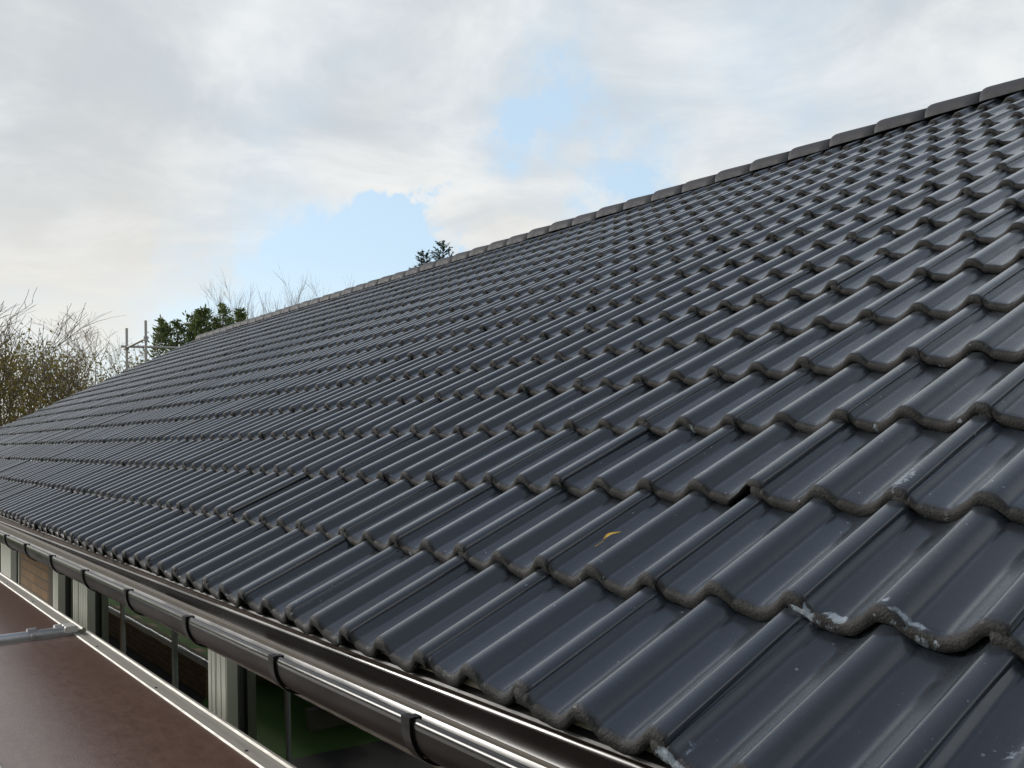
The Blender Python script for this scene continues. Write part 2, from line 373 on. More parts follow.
# ------------------------------------------------------------------ the house
PITCH = R(25.856); ca, sa = math.cos(PITCH), math.sin(PITCH)
GAUGE = 0.3211; TW = 0.30; XL = -17.1; XR = 1.8
AY, AZ = 4.545, 4.545 * math.tan(PITCH)          # ridge apex
def roof_pt(x, v, h=0.0): return Vector((x, v * ca - h * sa, v * sa + h * ca + Z0))
house = thing('house', 'long single storey house with black double roll roof tiles and a dark brown gutter', 'house')

# walls: plinth brickwork under the windows, gables, back
wb = MB()
wb.box(XL + 0.25, XR - 0.2, 0.2, 0.45, 0, Z0 - 1.9)
wb.box(XL + 0.25, XR - 0.2, 0.23, 0.45, Z0 - 0.36, Z0 - 0.12)
yb = 2 * AY - 0.2
wb.box(XL + 0.25, XR - 0.2, yb - 0.25, yb, 0, Z0 - 0.12)
for x0 in (XL + 0.25, XR - 0.45):
    zt = lambda y: Z0 - 0.12 + (y if y < AY else 2 * AY - y) * math.tan(PITCH) - 0.02
    ys = [0.452, AY, yb - 0.252]
    pts = [(ys[0], 0), (ys[2], 0), (ys[2], zt(ys[2])), (AY, zt(AY)), (ys[0], zt(ys[0]))]
    wb.extrude_x(pts, x0, x0 + 0.2)
wb.build('wall', M['brick'], house)
MB().box(-8.30, -6.985, 0.212, 0.44, Z0 - 1.898, Z0 - 0.362).build('brick_pier', M['brick'], house)
MB().box(-6.983, -6.775, 0.205, 0.44, Z0 - 1.898, Z0 - 0.362).build('cladding_board', M['darkwood'], house)
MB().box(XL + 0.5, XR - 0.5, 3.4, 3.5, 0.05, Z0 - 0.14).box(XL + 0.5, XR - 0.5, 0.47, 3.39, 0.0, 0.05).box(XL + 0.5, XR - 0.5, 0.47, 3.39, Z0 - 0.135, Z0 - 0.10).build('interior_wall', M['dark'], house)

WZ0, WZ1 = Z0 - 1.898, Z0 - 0.362
def window(xa, xb, lf, rf, ld=0.0):
    """glazed window from xa to xb with side frames lf / rf wide"""
    f = MB()
    def stile(a, b):
        w = b - a
        f.box(a, b, 0.20, 0.33, WZ0, WZ1)
        k = max(2, int(w / 0.045))
        for i in range(k):                          # ribbed front face
            c = a + w * (i + 0.5) / k; f.bevbox(c - w / k * 0.36, c + w / k * 0.36, 0.1970, 0.2, WZ0, WZ1, 0.001)
    stile(xa, xa + lf); stile(xb - rf, xb)
    f.box(xa + lf, xb - rf, 0.21, 0.33, WZ0, WZ0 + 0.09); f.box(xa + lf, xb - rf, 0.21, 0.33, WZ1 - 0.09, WZ1)
    w = f.build('window', M['frame'], house)
    s = MB(); a, b, z0, z1 = xa + lf, xb - rf, WZ0 + 0.09, WZ1 - 0.09; t = 0.022
    s.box(a, a + t, 0.245, 0.30, z0, z1); s.box(b - t, b, 0.245, 0.30, z0, z1); s.box(a + t, b - t, 0.245, 0.30, z0, z0 + t); s.box(a + t, b - t, 0.245, 0.30, z1 - t, z1)
    s.build('glazing_bead', M['seal'], w)
    MB().box(a + t, b - t, 0.262, 0.268, z0 + t, z1 - t).build('pane', M['glass'], w)
window(-3.145, 1.3, 0.125, 0.10)
window(-5.86, -3.155, 0.24, 0.10)
window(-6.76, -5.90, 0.19, 0.16)
window(-9.23, -8.31, 0.47, 0.02)
window(-12.2, -9.24, 0.12, 0.12)
window(-14.6, -12.21, 0.12, 0.12)
window(-16.8, -14.61, 0.12, 0.12)
MB().bevbox(XL + 0.3, XR - 0.3, 0.14, 0.198, Z0 - 1.93, Z0 - 1.9, 0.004).build('window_sill', M['frame'], house)

# roof body: sarking on both slopes, soffit, fascia, eaves sheet
rb = MB()
t = 0.09; d = 0.125
def slope_pts(h): return [(-0.26, -0.26 * math.tan(PITCH) - h), (AY, AZ - h), (2 * AY + 0.26, -0.26 * math.tan(PITCH) - h)]
up, dn = slope_pts(d), slope_pts(d + t)
rb.extrude_x([(y, z + Z0) for y, z in dn] + [(y, z + Z0) for y, z in reversed(up)], XL + 0.05, XR - 0.05)
roof = rb.build('roof', M['under'], house)
MB().box(XL + 0.1, XR - 0.1, -0.215, 0.19, Z0 - 0.352, Z0 - 0.335).build('soffit', M['soffit'], house)
MB().box(XL + 0.1, XR - 0.1, -0.236, -0.217, Z0 - 0.36, Z0 - 0.205).build('fascia', M['darkwood'], house)
es = MB()
pts = [(-0.10, -0.128), (-0.222, -0.178), (-0.2505, -0.1925), (-0.2525, -0.197), (-0.2505, -0.1975), (-0.2485, -0.1950), (-0.221, -0.1805), (-0.098, -0.131)]
es.extrude_x([(y, z + Z0) for y, z in pts], XL + 0.02, XR - 0.02)
es.build('eaves_flashing', M['lead'], house)
MB().box(XL + 0.05, XR - 0.05, -0.2445, -0.2375, Z0 - 0.1825, Z0 - 0.1690).build('eaves_comb', M['comb'], house)
vb = MB()
for s_ in (1, -1):
    pts = [(-0.28, -0.28 * math.tan(PITCH) - 0.16), (AY - 0.002, AZ - 0.16), (AY - 0.002, AZ - 0.02), (-0.28, -0.28 * math.tan(PITCH) - 0.04)]
    if s_ < 0: pts = [(2 * AY - y, z) for y, z in reversed(pts)]
    vb.extrude_x([(y, z + Z0) for y, z in pts], XL, XL + 0.03)
vb.build('barge_board', M['darkwood'], house)

# gutter: half round, falling gently to the far end
GR, GY, GLIP = 0.068, -0.312, -0.218
gm = MB(); N = 22; tg = 0.003
prof = []
for i in range(N + 1):
    a = math.pi * i / N; prof.append((GY - GR * math.cos(a), -GR * math.sin(a)))
inner = [(GY + (y - GY) * (GR - tg) / GR, z * (GR - tg) / GR) for y, z in prof]
bead = [(GY - GR + 0.008 + 0.009 * math.cos(a), 0.006 + 0.009 * math.sin(a)) for a in [math.pi * (1.0 - k / 9 * 1.75) for k in range(10)]]
loop = prof + [(GY + GR, 0.012), (GY + GR - tg, 0.012)] + list(reversed(inner)) + list(reversed(bead))
def gz(x): return Z0 + GLIP + 0.0045 * (max(x, -9.0) + 0.5)
xs = [XR, 0.0, -3, -6, -9, -13, XL]
gv = []; L = len(loop)
for x in xs: gv += [(x, y, z + gz(x)) for y, z in loop]
gf = [(i * L + k, i * L + (k + 1) % L, (i + 1) * L + (k + 1) % L, (i + 1) * L + k) for i in range(len(xs) - 1) for k in range(L)]
gm.add(gv, gf, 0, True)
gm.mi = [0 if (q % L) < len(prof) else 1 for q in range(len(gf))]
gutter = gm.build('gutter', [M['gutter'], M['gutin']], house)
bm_ = MB(); w = 0.028; ro, ri = GR + 0.0055, GR + 0.0012
arc = [(-math.cos(a), -math.sin(a)) for a in [math.pi * (i / 20) for i in range(21)]]
pr = [(y * ro, z * ro) for y, z in arc] + [(y * ri, z * ri) for y, z in reversed(arc)]
bm_.extrude_x(pr, -w / 2, w / 2)
bm_.box(-w / 2, w / 2, -GR - 0.0055, -GR + 0.010, 0.0005, 0.0175)
bm_.box(-w / 2 + 0.004, w / 2 - 0.004, -GR + 0.0105, -GR + 0.02, 0.010, 0.0155)
b0 = bm_.build('gutter_bracket', M['bracket'], gutter)
bx = [0.73, 0.13, -0.469, -1.041, -1.641, -2.253, -2.881, -3.508, -4.15, -4.78] + [-5.4 - 0.62 * i for i in range(19)]
for i, x in enumerate(bx):
    o = b0 if i == 0 else b0.copy()
    if i: C.objects.link(o); o.parent = gutter
    o.location = (x, GY, gz(x) - 0.0005)

# ------------------------------------------------------------------ roof tiles
PH = [0, .05, .10, .15, .19, .22, .245, .262, .275, .29, .31, .34, .39, .45, .51, .56, .60, .65, .71, .78, .85, .91, .96, 1.0]
HH = [1, .992, .955, .865, .74, .605, .475, .375, .315, .290, .285, .255, .185, .105, .035, .0, .012, .06, .165, .335, .555, .775, .935, 1.0]
def prof_h(x):
    ph = ((x + 0.016) / 0.15) % 1.0
    for i in range(len(PH) - 1):
        if ph <= PH[i + 1]:
            x0, x1, y0, y1 = PH[i], PH[i + 1], HH[i], HH[i + 1]
            def slope(j):
                a, b = (j - 1) % (len(PH) - 1) if j == 0 else j - 1, j + 1
                if j == 0 or j == len(PH) - 1: return 0.0
                return (HH[j + 1] - HH[j - 1]) / (PH[j + 1] - PH[j - 1])
            u = (ph - x0) / (x1 - x0); h = x1 - x0
            return (2*u**3 - 3*u**2 + 1) * y0 + (u**3 - 2*u**2 + u) * h * slope(i) + (-2*u**3 + 3*u**2) * y1 + (u**3 - u**2) * h * slope(i + 1)
    return 1.0
TH = 0.0345                                       # roll height
TN = 0.0235                                       # nose thickness
def top_h(x):
    h = TH * prof_h(x)
    if x < 0.0145: h -= 0.006 * min(1, (0.0145 - x) / 0.003)       # underlock
    if x > 0.255: u = min(1, (x - 0.255) / 0.03); h += 0.0016 * u * u * (3 - 2 * u)   # overlock
    return h
def tile_mesh(name, nx=112, lime=None, chip=None, length=0.405, low=False, seed=0):
    jr = random.Random(seed + 100); jit = [jr.uniform(-1, 1) for _ in range(40)]
    def wob(x, k):
        t = (x + 0.02) * 55 + k; i = int(t) % 39; f = t - int(t); f = f * f * (3 - 2 * f); return jit[i] * (1 - f) + jit[i + 1] * f
    cols = [(-0.011 + (0.3092 + 0.011) * i / nx) for i in range(nx + 1)]
    pr = [(x, top_h(x)) for x in cols]
    hl = pr[-1][1]
    pr += [(0.3107, hl - 0.0026), (0.3111, hl - 0.010)]
    if low: rows = [(0.003, None), (0.0, 'lo'), (0.0, -0.008), (0.003, -0.0028), (0.012, 0.0), (length, 0.0)]
    else: rows = [(0.004, None), (0.0005, 'lo'), (0.0, -0.014), (0.0, -0.0085), (0.0018, -0.004), (0.0055, -0.0012), (0.012, -0.0002), (0.022, 0.0), (0.04, 0.0), (0.08, 0), (0.16, 0), (0.26, 0), (length, 0.0)]
    nose_w = {0: 1.0, 1: 1.0, 2: 1.0, 3: 0.95}
    vs = []; nz = []; lm = []
    for ri, (v, dh) in enumerate(rows):
        for x, h in pr:
            tn = TN + 0.0016 * wob(x, 3)
            if chip and chip[0] < x < chip[1]: tn = TN - chip[2] * math.sin(math.pi * (x - chip[0]) / (chip[1] - chip[0])) ** 0.5
            if x > 0.3109: tn = 0.016
            if dh is None: z = h - tn
            elif dh == 'lo': z = h - tn + 0.0025
            else: z = h + max(dh, -(tn - 0.004))
            if ri < 7 and not low: z += 0.0005 * wob(x, 11) * (1 - ri / 7); v_ = v + 0.0011 * wob(x, 7) * (1 - ri / 7)
            else: v_ = v
            vs.append((x, v_, z))
            nv = 1.0 if ri <= (2 if low else 3) else max(0.0, 0.75 - v / 0.03)
            nz.append(nv)
            l = 0.0 if (seed == 0 or ri > 1) else 0.44 + 0.12 * wob(x * 0.5, 5)
            if lime:
                for (cx, cv, sx, sv, wt) in lime: l = max(l, wt * math.exp(-((x - cx) / sx) ** 2 - ((v - cv) / sv) ** 2))
            lm.append(l)
    nc = len(pr); fs = [(r * nc + c, r * nc + c + 1, (r + 1) * nc + c + 1, (r + 1) * nc + c) for r in range(len(rows) - 1) for c in range(nc - 1)]
    # underside
    o = len(vs)
    for v, th in ((0.004, TN), (0.05, 0.017), (length, 0.016)):
        for x, h in pr:
            tt = th + (0.0016 * wob(x, 3) if v < 0.01 else 0)
            if chip and v < 0.01 and chip[0] < x < chip[1]: tt = th - chip[2] * math.sin(math.pi * (x - chip[0]) / (chip[1] - chip[0])) ** 0.5
            vs.append((x, v, h - min(tt, 0.016) if x > 0.3109 else h - tt)); nz.append(1.0); lm.append(0.0)
    fs += [(o + r * nc + c, o + (r + 1) * nc + c, o + (r + 1) * nc + c + 1, o + r * nc + c + 1) for r in range(2) for c in range(nc - 1)]
    # left and right edges
    nr = len(rows)
    fs += [(0, nc * (nr - 1), o + 2 * nc, o)] if False else []
    me = bpy.data.meshes.new(name); me.from_pydata(vs, [], fs); me.materials.append(M['tile'])
    me.polygons.foreach_set('use_smooth', [True] * len(fs))
    for nm, arr in (('nose', nz), ('lime', lm)):
        a = me.attributes.new(nm, 'FLOAT', 'POINT'); a.data.foreach_set('value', np.array(arr, dtype=np.float32))
    me.update(); return me
base_tile = tile_mesh('roof_tile')
SP = lambda r_: [(r_.uniform(.02, .29), r_.choice([0.0, 0.004, r_.uniform(.02, .25)]), r_.uniform(.006, .02), r_.uniform(.004, .02), r_.uniform(.45, .68)) for _ in range(r_.randint(0, 3))]
base_tiles = [base_tile] + [tile_mesh('roof_tile', seed=q, lime=SP(random.Random(q * 13 + 5))) for q in range(1, 9)]
lime_a = tile_mesh('roof_tile', lime=[(0.012, 0.0, 0.02, 0.012, 1.0), (0.06, 0.012, 0.028, 0.012, 1.0), (0.175, 0.012, 0.035, 0.010, 0.95), (0.14, 0.022, 0.008, 0.012, 0.9), (0.05, -0.002, 0.05, 0.004, 0.75), (0.19, -0.002, 0.07, 0.004, 0.8)])
lime_b = tile_mesh('roof_tile', lime=[(0.02, 0.0, 0.03, 0.008, 1.0), (0.03, 0.03, 0.02, 0.02, 0.6)])
lime_c = tile_mesh('roof_tile', lime=[(0.29, 0.05, 0.02, 0.12, 0.62), (0.07, 0.16, 0.02, 0.10, 0.55)])
chip_m = tile_mesh('roof_tile', chip=(0.215, 0.292, 0.017))
low_tile = tile_mesh('roof_tile', nx=44, low=True)
short_tile = tile_mesh('roof_tile', nx=44, low=True, length=0.26)
TILT = TN / GAUGE * 1.02
CREST = TH + 0.0025

Rm = np.array(RC); CV = np.array(CAM)
def px(P):
    q = (np.asarray(P) - CV) @ Rm.T; return 512 + 934.77 * q[..., 0] / q[..., 2], 384 + 934.77 * q[..., 1] / q[..., 2], q[..., 2]
def visible_area(X, v):
    pts = np.array([roof_pt(X, v), roof_pt(X + TW, v), roof_pt(X + TW, v + GAUGE), roof_pt(X, v + GAUGE)])
    u, w, dz = px(pts)
    if dz.min() < 0.15: return 0
    k = 12; s = np.linspace(0.04, 0.96, k); S, T = np.meshgrid(s, s)
    P = (pts[0] * ((1-S)*(1-T))[..., None] + pts[1] * (S*(1-T))[..., None] + pts[2] * (S*T)[..., None] + pts[3] * ((1-S)*T)[..., None])
    uu, ww, dd = px(P); inside = ((uu > 0) & (uu < 1024) & (ww > 0) & (ww < 768)).mean()
    area = 0.5 * abs(sum(u[i] * w[(i+1) % 4] - u[(i+1) % 4] * w[i] for i in range(4)))
    return area * inside
tiles = []
for r in range(1, 18):
    v = (r - 2) * GAUGE - 0.00034 * (r - 2) ** 2 if r > 1 else -0.3195
    for c in range(-57, 6):
        X = c * TW
        tiles.append((visible_area(X, v), r, c, X, v))
tiles.sort(key=lambda q: -q[0])
special = {(2, 0): (lime_a, 'roof tile whose nose is crusted with whitish lime'), (1, 0): (lime_b, 'eaves tile with a pale lime streak on its nose'),
           (3, -2): (chip_m, 'roof tile with a dark gap chipped out under its nose'), (3, -1): (lime_c, None), (2, 1): (lime_c, None), (1, 1): (lime_c, None)}
def pose(r, c, X, v):
    rr = random.Random(r * 1000 + c)
    p = roof_pt(X + rr.gauss(0, 0.0013), v + rr.gauss(0, 0.0030), -CREST + rr.uniform(-0.0003, 0.0022))
    return p, (PITCH - TILT + rr.gauss(0, 0.0032), rr.gauss(0, 0.006), rr.gauss(0, 0.0055))
from mathutils import Euler
near = tiles[:100]; far = tiles[100:]
first = True
for a_, r, c, X, v in near:
    me, lab = special.get((r, c), (base_tiles[(r * 5 + c * 7 + (r * c) % 3) % 9], None))
    o = bpy.data.objects.new('roof_tile', me); C.objects.link(o); o.parent = roof
    o.location, o.rotation_euler = pose(r, c, X, v)
    if lab: o['label'] = lab
mid_tile = tile_mesh('roof_tile', nx=64)
def join_tiles(lst):
    top = [q for q in lst if q[1] == 17]; rest = [q for q in lst if q[1] < 17]; hi = [q for q in rest if q[0] > 110]; lo = [q for q in rest if q[0] <= 110]
    V = []; F = []; A = {'nose': [], 'lime': [], 'rnd': []}; off = 0
    for grp, me in ((hi, mid_tile), (lo, low_tile), (top, short_tile)):
        nv = len(me.vertices); co = np.empty(nv * 3, np.float32); me.vertices.foreach_get('co', co); co = co.reshape(-1, 3)
        nf = len(me.polygons); fi = np.empty(nf * 4, np.int32); me.loops.foreach_get('vertex_index', fi); fi = fi.reshape(-1, 4)
        at = {}
        for nm in ('nose', 'lime'):
            b = np.empty(nv, np.float32); me.attributes[nm].data.foreach_get('value', b); at[nm] = b
        for _, r, c, X, v in grp:
            p, e = pose(r, c, X, v); mm = np.array(Euler(e).to_matrix())
            V.append(co @ mm.T + np.array(p)); F.append(fi + off); off += nv
            A['nose'].append(at['nose']); A['lime'].append(at['lime']); A['rnd'].append(np.full(nv, random.random(), np.float32))
    V = np.concatenate(V); F = np.concatenate(F)
    me = bpy.data.meshes.new('roof_tiles'); me.from_pydata(V.tolist(), [], F.tolist()); me.materials.append(M['tile'])
    me.polygons.foreach_set('use_smooth', np.ones(len(F), bool))
    for nm in A:
        a = me.attributes.new(nm, 'FLOAT', 'POINT'); a.data.foreach_set('value', np.concatenate(A[nm]))
    me.update(); return me
o = link('roof_tiles', join_tiles(far), roof); o['kind'] = 'stuff'
# back slope: same covering, one sheet with rolls
bs = MB(); nxx = 63 * 8
bv = []
for x in [XL + (XR - XL) * i / nxx for i in range(nxx + 1)]:
    h = TH * prof_h(x) - CREST
    bv += [(x, AY + 0.03, AZ - 0.02 + h + Z0), (x, 2 * AY + 0.3, -0.3 * math.tan(PITCH) + h + Z0)]
bs.add(bv, [(2*i, 2*i+2, 2*i+3, 2*i+1) for i in range(nxx)], 0, True)
o = bs.build('back_slope', M['tile'], roof)

# ridge tiles: one mesh, copied along the ridge; each collar laps its neighbour
def ridge_mesh():
    mb = MB(); n = 18; secs = [(-0.375, 0.108), (-0.3745, 0.112), (-0.371, 0.1155), (-0.362, 0.1180), (-0.34, 0.1188), (-0.26, 0.1155), (-0.13, 0.1095), (0.0, 0.103)]
    def ring(x, rad):
        out = []
        for i in range(n + 1):
            a = math.pi * i / n
            yy = -math.cos(a); zz = math.sin(a)
            out.append((x, yy * rad * 1.12, (abs(zz) ** 0.9) * rad * 0.92))
        return out
    vs = []
    for x, rad in secs: vs += ring(x, rad)
    for x, rad in reversed(secs): vs += ring(x, rad - 0.014)
    m_ = n + 1; k = 2 * len(secs)
    fs = [(i * m_ + j, i * m_ + j + 1, (i + 1) * m_ + j + 1, (i + 1) * m_ + j) for i in range(k - 1) for j in range(n)]
    fs += [((k - 1) * m_ + j, (k - 1) * m_ + j + 1, j + 1, j) for j in range(n)]
    mb.add(vs, fs, 0, True)
    return mb.mesh('ridge_tile', M['ridge'])
rm = ridge_mesh(); RP = 0.3465
for i in range(-10, 44):
    x = -1.865 - RP * i + RP * 1.0
    if x - 0.37 < XL - 0.1 or x > XR: continue
    o = bpy.data.objects.new('ridge_tile', rm); C.objects.link(o); o.parent = roof
    o.location = (x + random.gauss(0, 0.003), AY, AZ - 0.066 + Z0 + random.gauss(0, 0.002)); o.rotation_euler = (0, random.gauss(0, 0.004), random.gauss(0, 0.004))

# fallen leaf on the roof
lf = MB(); ns = 12; lv = []
for i in range(ns + 1):
    u = i / ns; wd = 0.0058 * math.sin(math.pi * min(1, u * 1.02)) ** 0.8; zc = 0.004 + 0.003 * math.sin(u * 4.2); yc = 0.004 * math.sin(u * 3.4)
    lv += [(u * 0.044, yc - wd, zc + 0.002), (u * 0.044, yc, zc), (u * 0.044, yc + wd, zc + 0.003)]
lf.add(lv, [(3*i+k, 3*i+3+k, 3*i+4+k, 3*i+1+k) for i in range(ns) for k in (0, 1)], 0, True)
lf.tube([(0, 0, 0.004), (-0.012, -0.002, 0.004), (-0.022, 0.001, 0.002)], 0.0007, 5)
leaf = lf.build('leaf', M['yleaf'])
leaf.location = roof_pt(-0.5487, 0.124, -0.0335); leaf.rotation_euler = (Matrix.Rotation(PITCH - 0.07, 3, 'X') @ Matrix.Rotation(R(80), 3, 'Z')).to_euler()
tag(leaf, 'narrow yellow leaf lying in the hollow of a black roof tile', 'leaf')

# ------------------------------------------------------------------ scaffold in front of the windows
DZ = Z0 - 0.6; YAW = math.atan(0.0088)
def deck_y(x): return -0.170 + (x + 2.78) * 0.0088
def plank_deck(x0, x1, label):
    ox, oy = x0, deck_y(x0); Ld = (x1 - x0); Wd = 0.669
    t_ = thing('scaffold_platform', label, 'scaffold platform', (ox, oy, DZ), YAW, 'brown plywood scaffold platforms')
    MB().box(0.004, Ld - 0.004, -Wd + 0.055, -0.055, -0.012, -0.003).build('plywood_panel', M['ply'], t_)
    f = MB()
    for s_ in (0, 1):
        def q(y): return -y if s_ == 0 else -Wd + y
        prof_ = [(0.0, -0.07), (0.0, 0.000), (0.004, 0.004), (0.012, 0.004), (0.016, -0.002), (0.040, -0.002), (0.044, 0.002), (0.066, 0.002), (0.070, -0.002), (0.070, -0.016), (0.012, -0.018), (0.010, -0.07)]
        pts_ = [(q(y), z) for y, z in prof_]
        if s_ == 0: pts_ = pts_[::-1]
        f.extrude_x(pts_, 0, Ld)
    f.box(0, 0.004, -Wd + 0.071, -0.071, -0.06, -0.001); f.box(Ld - 0.004, Ld, -Wd + 0.071, -0.071, -0.06, -0.001)
    f.build('edge_frame', M['alu'], t_)
    rv = MB(); 
    r0 = None
    k = 0.38
    while k < Ld:
        if r0 is None:
            rv.add([(0.006 * math.cos(a) * s, 0.006 * math.sin(a) * s, z) for s, z in ((1, 0), (0.7, 0.0025)) for a in [2 * math.pi * i / 8 for i in range(8)]],
                   [(i, (i + 1) % 8, 8 + (i + 1) % 8, 8 + i) for i in range(8)] + [tuple(range(8, 16))])
            r0 = rv.build('rivet', M['rivet'], t_); o = r0
        else:
            o = r0.copy(); C.objects.link(o); o.parent = t_
        o.location = (k, -0.055, 0.002); k += 0.85
    return t_
plank_deck(-3.745, -0.70, 'brown plywood scaffold platform nearest the camera, below the big windows')
plank_deck(-6.9, -3.83, 'brown plywood scaffold platform beyond the cross tube, nearer the trees')
t_ = thing('scaffold_platform', 'grey perforated metal scaffold platform just showing in the lower left corner', 'scaffold platform', (-3.745, deck_y(-3.745) - 0.686, DZ), YAW)
f = MB(); f.box(0, 5.6, -0.60, -0.02, -0.02, 0.0); f.build('metal_panel', M['perf'], t_)
MB().bevbox(0, 5.6, -0.019, 0.0, -0.07, 0.004, 0.003).bevbox(0, 5.6, -0.62, -0.601, -0.07, 0.004, 0.003).build('edge_frame', M['alu'], t_)

sf = thing('scaffold', 'scaffold of grey steel tubes, its cross tube lying between two brown platforms', 'scaffolding', (-3.785, -1.5, 0))
def tubeobj(name, a, b, parent, mat, rad=0.0242):
    o_ = Vector(parent.location); MB_ = MB().tube([Vector(a) - o_, Vector(b) - o_], rad, 16); return MB_.build(name, mat, parent)
xt = -3.785
tubeobj('transom', (xt - 0.02, -1.6, DZ + 0.012), (xt + 0.015, deck_y(xt) - 0.06, DZ + 0.012), sf, M['galv'], 0.0205)
for x in (xt, -6.9, -16.2): tubeobj('standard', (x, -1.53, 0), (x, -1.53, Z0 + 0.35), sf, M['galv'])
tubeobj('ledger', (-15.2, -1.48, DZ - 0.10), (1.4, -1.48, DZ - 0.10), sf, M['galv'])
tubeobj('ledger', (-9.5, -0.345, DZ - 0.62), (-5.0, -0.345, DZ - 0.62), sf, M['galv'], 0.0215)
tubeobj('standard', (1.35, -1.53, 0), (1.35, -1.53, Z0 + 0.35), sf, M['galv'])
for x in (-5.9, -7.35): tubeobj('inner_standard', (x, -0.30, 0), (x, -0.30, DZ - 0.075), sf, M['galv'], 0.0215)
cl = MB()
o_ = Vector(sf.location)
yb_ = deck_y(xt) - 0.05 - o_.y; zb_ = DZ - o_.z
cl.bevbox(-0.045, 0.05, yb_ - 0.055, yb_ + 0.0, zb_ + 0.006, zb_ + 0.034, 0.005)
cl.tube([(0.0, yb_ - 0.09, zb_ + 0.012), (0.0, yb_ - 0.06, zb_ + 0.012)], 0.031, 14)
cl.build('end_clip', M['white'], sf)
cl2 = MB().tube([(0.0, yb_ - 0.20, zb_ + 0.012), (0.0, yb_ - 0.165, zb_ + 0.012)], 0.030, 14)
cl2.tube([(0.034, yb_ - 0.183, zb_ + 0.012), (0.052, yb_ - 0.183, zb_ + 0.012)], 0.008, 8)
cl2.build('coupler', M['dull'], sf)

# stack of timber on the lawn that the near pane mirrors
ts = thing('timber_stack', 'stack of grey boards lying on the lawn, mirrored in the nearest window', 'timber', (-9.4, -2.75, 0.0))
MB().box(-1.2, -1.1, -.45, .45, 0, .215).box(1.1, 1.2, -.45, .45, 0, .215).build('bearer', M['timber'], ts)
for i in range(12):
    b_ = MB().bevbox(-1.6, 1.6, -0.06, 0.06, 0, 0.035, 0.004).build('board', M['timber'], ts)
    b_.location = (random.uniform(-.2, .2), -0.35 + 0.28 * (i % 3) + random.uniform(-.03, .03), 0.22 + 0.075 * (i // 3)); b_.rotation_euler = (0, 0, random.uniform(-.06, .06))

# ------------------------------------------------------------------ scaffold at the far gable
gs = thing('gable_scaffold', 'two bare scaffold poles with guard rails rising past the far gable end', 'scaffolding', (-18.5, 3.8, 0))
def gt(name, a, b, rad=0.0242): return tubeobj(name, a, b, gs, M['dull'], rad)
gt('standard', (-19.0, 3.73, 0), (-19.0, 3.73, Z0 + 2.56), 0.026); gt('standard', (-18.0, 3.84, 0), (-18.0, 3.84, Z0 + 2.61), 0.026)
gt('guard_rail', (-19.06, 3.70, Z0 + 2.14), (-17.94, 3.86, Z0 + 2.27)); gt('guard_rail', (-18.95, 3.6, Z0 + 2.18), (-18.95, 6.2, Z0 + 2.20))
for p in ((-19.0, 3.73, Z0 + 2.16), (-18.0, 3.84, Z0 + 2.25)):
    o_ = Vector(gs.location); q = Vector(p) - o_
    MB().tube([q - Vector((0, 0, 0.05)), q + Vector((0, 0, 0.05))], 0.042, 10).build('coupler', M['dull'], gs)

# unseen screen of leaves, added behind the camera to darken the gutter's reflections
wr = random.Random(77); wmb = MB()
for i in range(5200):
    x_ = wr.uniform(-60, 45); u_ = wr.random(); hmax = 6.5 + 1.6 * math.sin(x_ * .31) + 1.1 * math.sin(x_ * .83 + 1)
    q = Vector((x_, -27 + wr.gauss(0, 1.3), hmax * u_ ** .8)); s_ = wr.uniform(.5, 1.0)
    a_ = Vector((wr.gauss(0, 1), wr.gauss(0, .6), wr.gauss(0, 1))).normalized(); b_ = a_.orthogonal().normalized()
    wmb.add([q - a_ * s_, q + b_ * s_ * .7, q + a_ * s_, q - b_ * s_ * .7], [(0, 1, 2, 3)])
tag(wmb.build('added_leaf_screen', M['conif']), kind='stuff')

# ------------------------------------------------------------------ trees
def grow(mb, p, dirv, length, rad, level, rr, tips, spread=0.55, upw=0.25, minr=0.007, kids=(3, 5), shrink=0.62):
    segs = 4 if level > 0 else 3
    pts = [Vector(p)]; radii = [rad]; dv = Vector(dirv).normalized()
    for i in range(segs):
        dv = (dv + Vector((rr.gauss(0, .13), rr.gauss(0, .13), rr.gauss(0, .10) + upw * 0.12))).normalized()
        pts.append(pts[-1] + dv * length / segs); radii.append(max(minr * 0.7, rad * (1 - 0.62 * (i + 1) / segs)))
    mb.tube(pts, radii, 6 if rad > 0.03 else (4 if rad > 0.012 else 3), cap=False)
    tips.append((pts[-1], dv, level)); tips.append((pts[-2], dv, level))
    if level == 0: return
    for i in range(rr.randint(*kids)):
        t_ = rr.uniform(0.3, 1.0); k = min(segs - 1, int(t_ * segs)); fr = t_ * segs - k
        q = pts[k].lerp(pts[k + 1], fr); ang = rr.uniform(0, 2 * math.pi)
        side = Vector((math.cos(ang), math.sin(ang), rr.uniform(-0.1, 0.6))) * spread
        nd = (dv + side).normalized()
        grow(mb, q, nd, length * shrink * rr.uniform(.7, 1.15), max(minr, radii[k] * 0.6), level - 1, rr, tips, spread, upw, minr, kids, shrink)
def leaf_quads(mb, tips, per, size, rr, jitter):
    for p, d_, lv in tips:
        for i in range(per if rr.random() < per % 1 or per >= 1 else 0):
            q = p + Vector((rr.gauss(0, jitter), rr.gauss(0, jitter), rr.gauss(0, jitter)))
            u = Vector((rr.gauss(0, 1), rr.gauss(0, 1), rr.gauss(0, 1))).normalized(); w_ = u.orthogonal().normalized(); s_ = size * rr.uniform(.6, 1.4)
            mb.add([q - u * s_, q + w_ * s_ * .55, q + u * s_, q - w_ * s_ * .55], [(0, 1, 2, 3)])
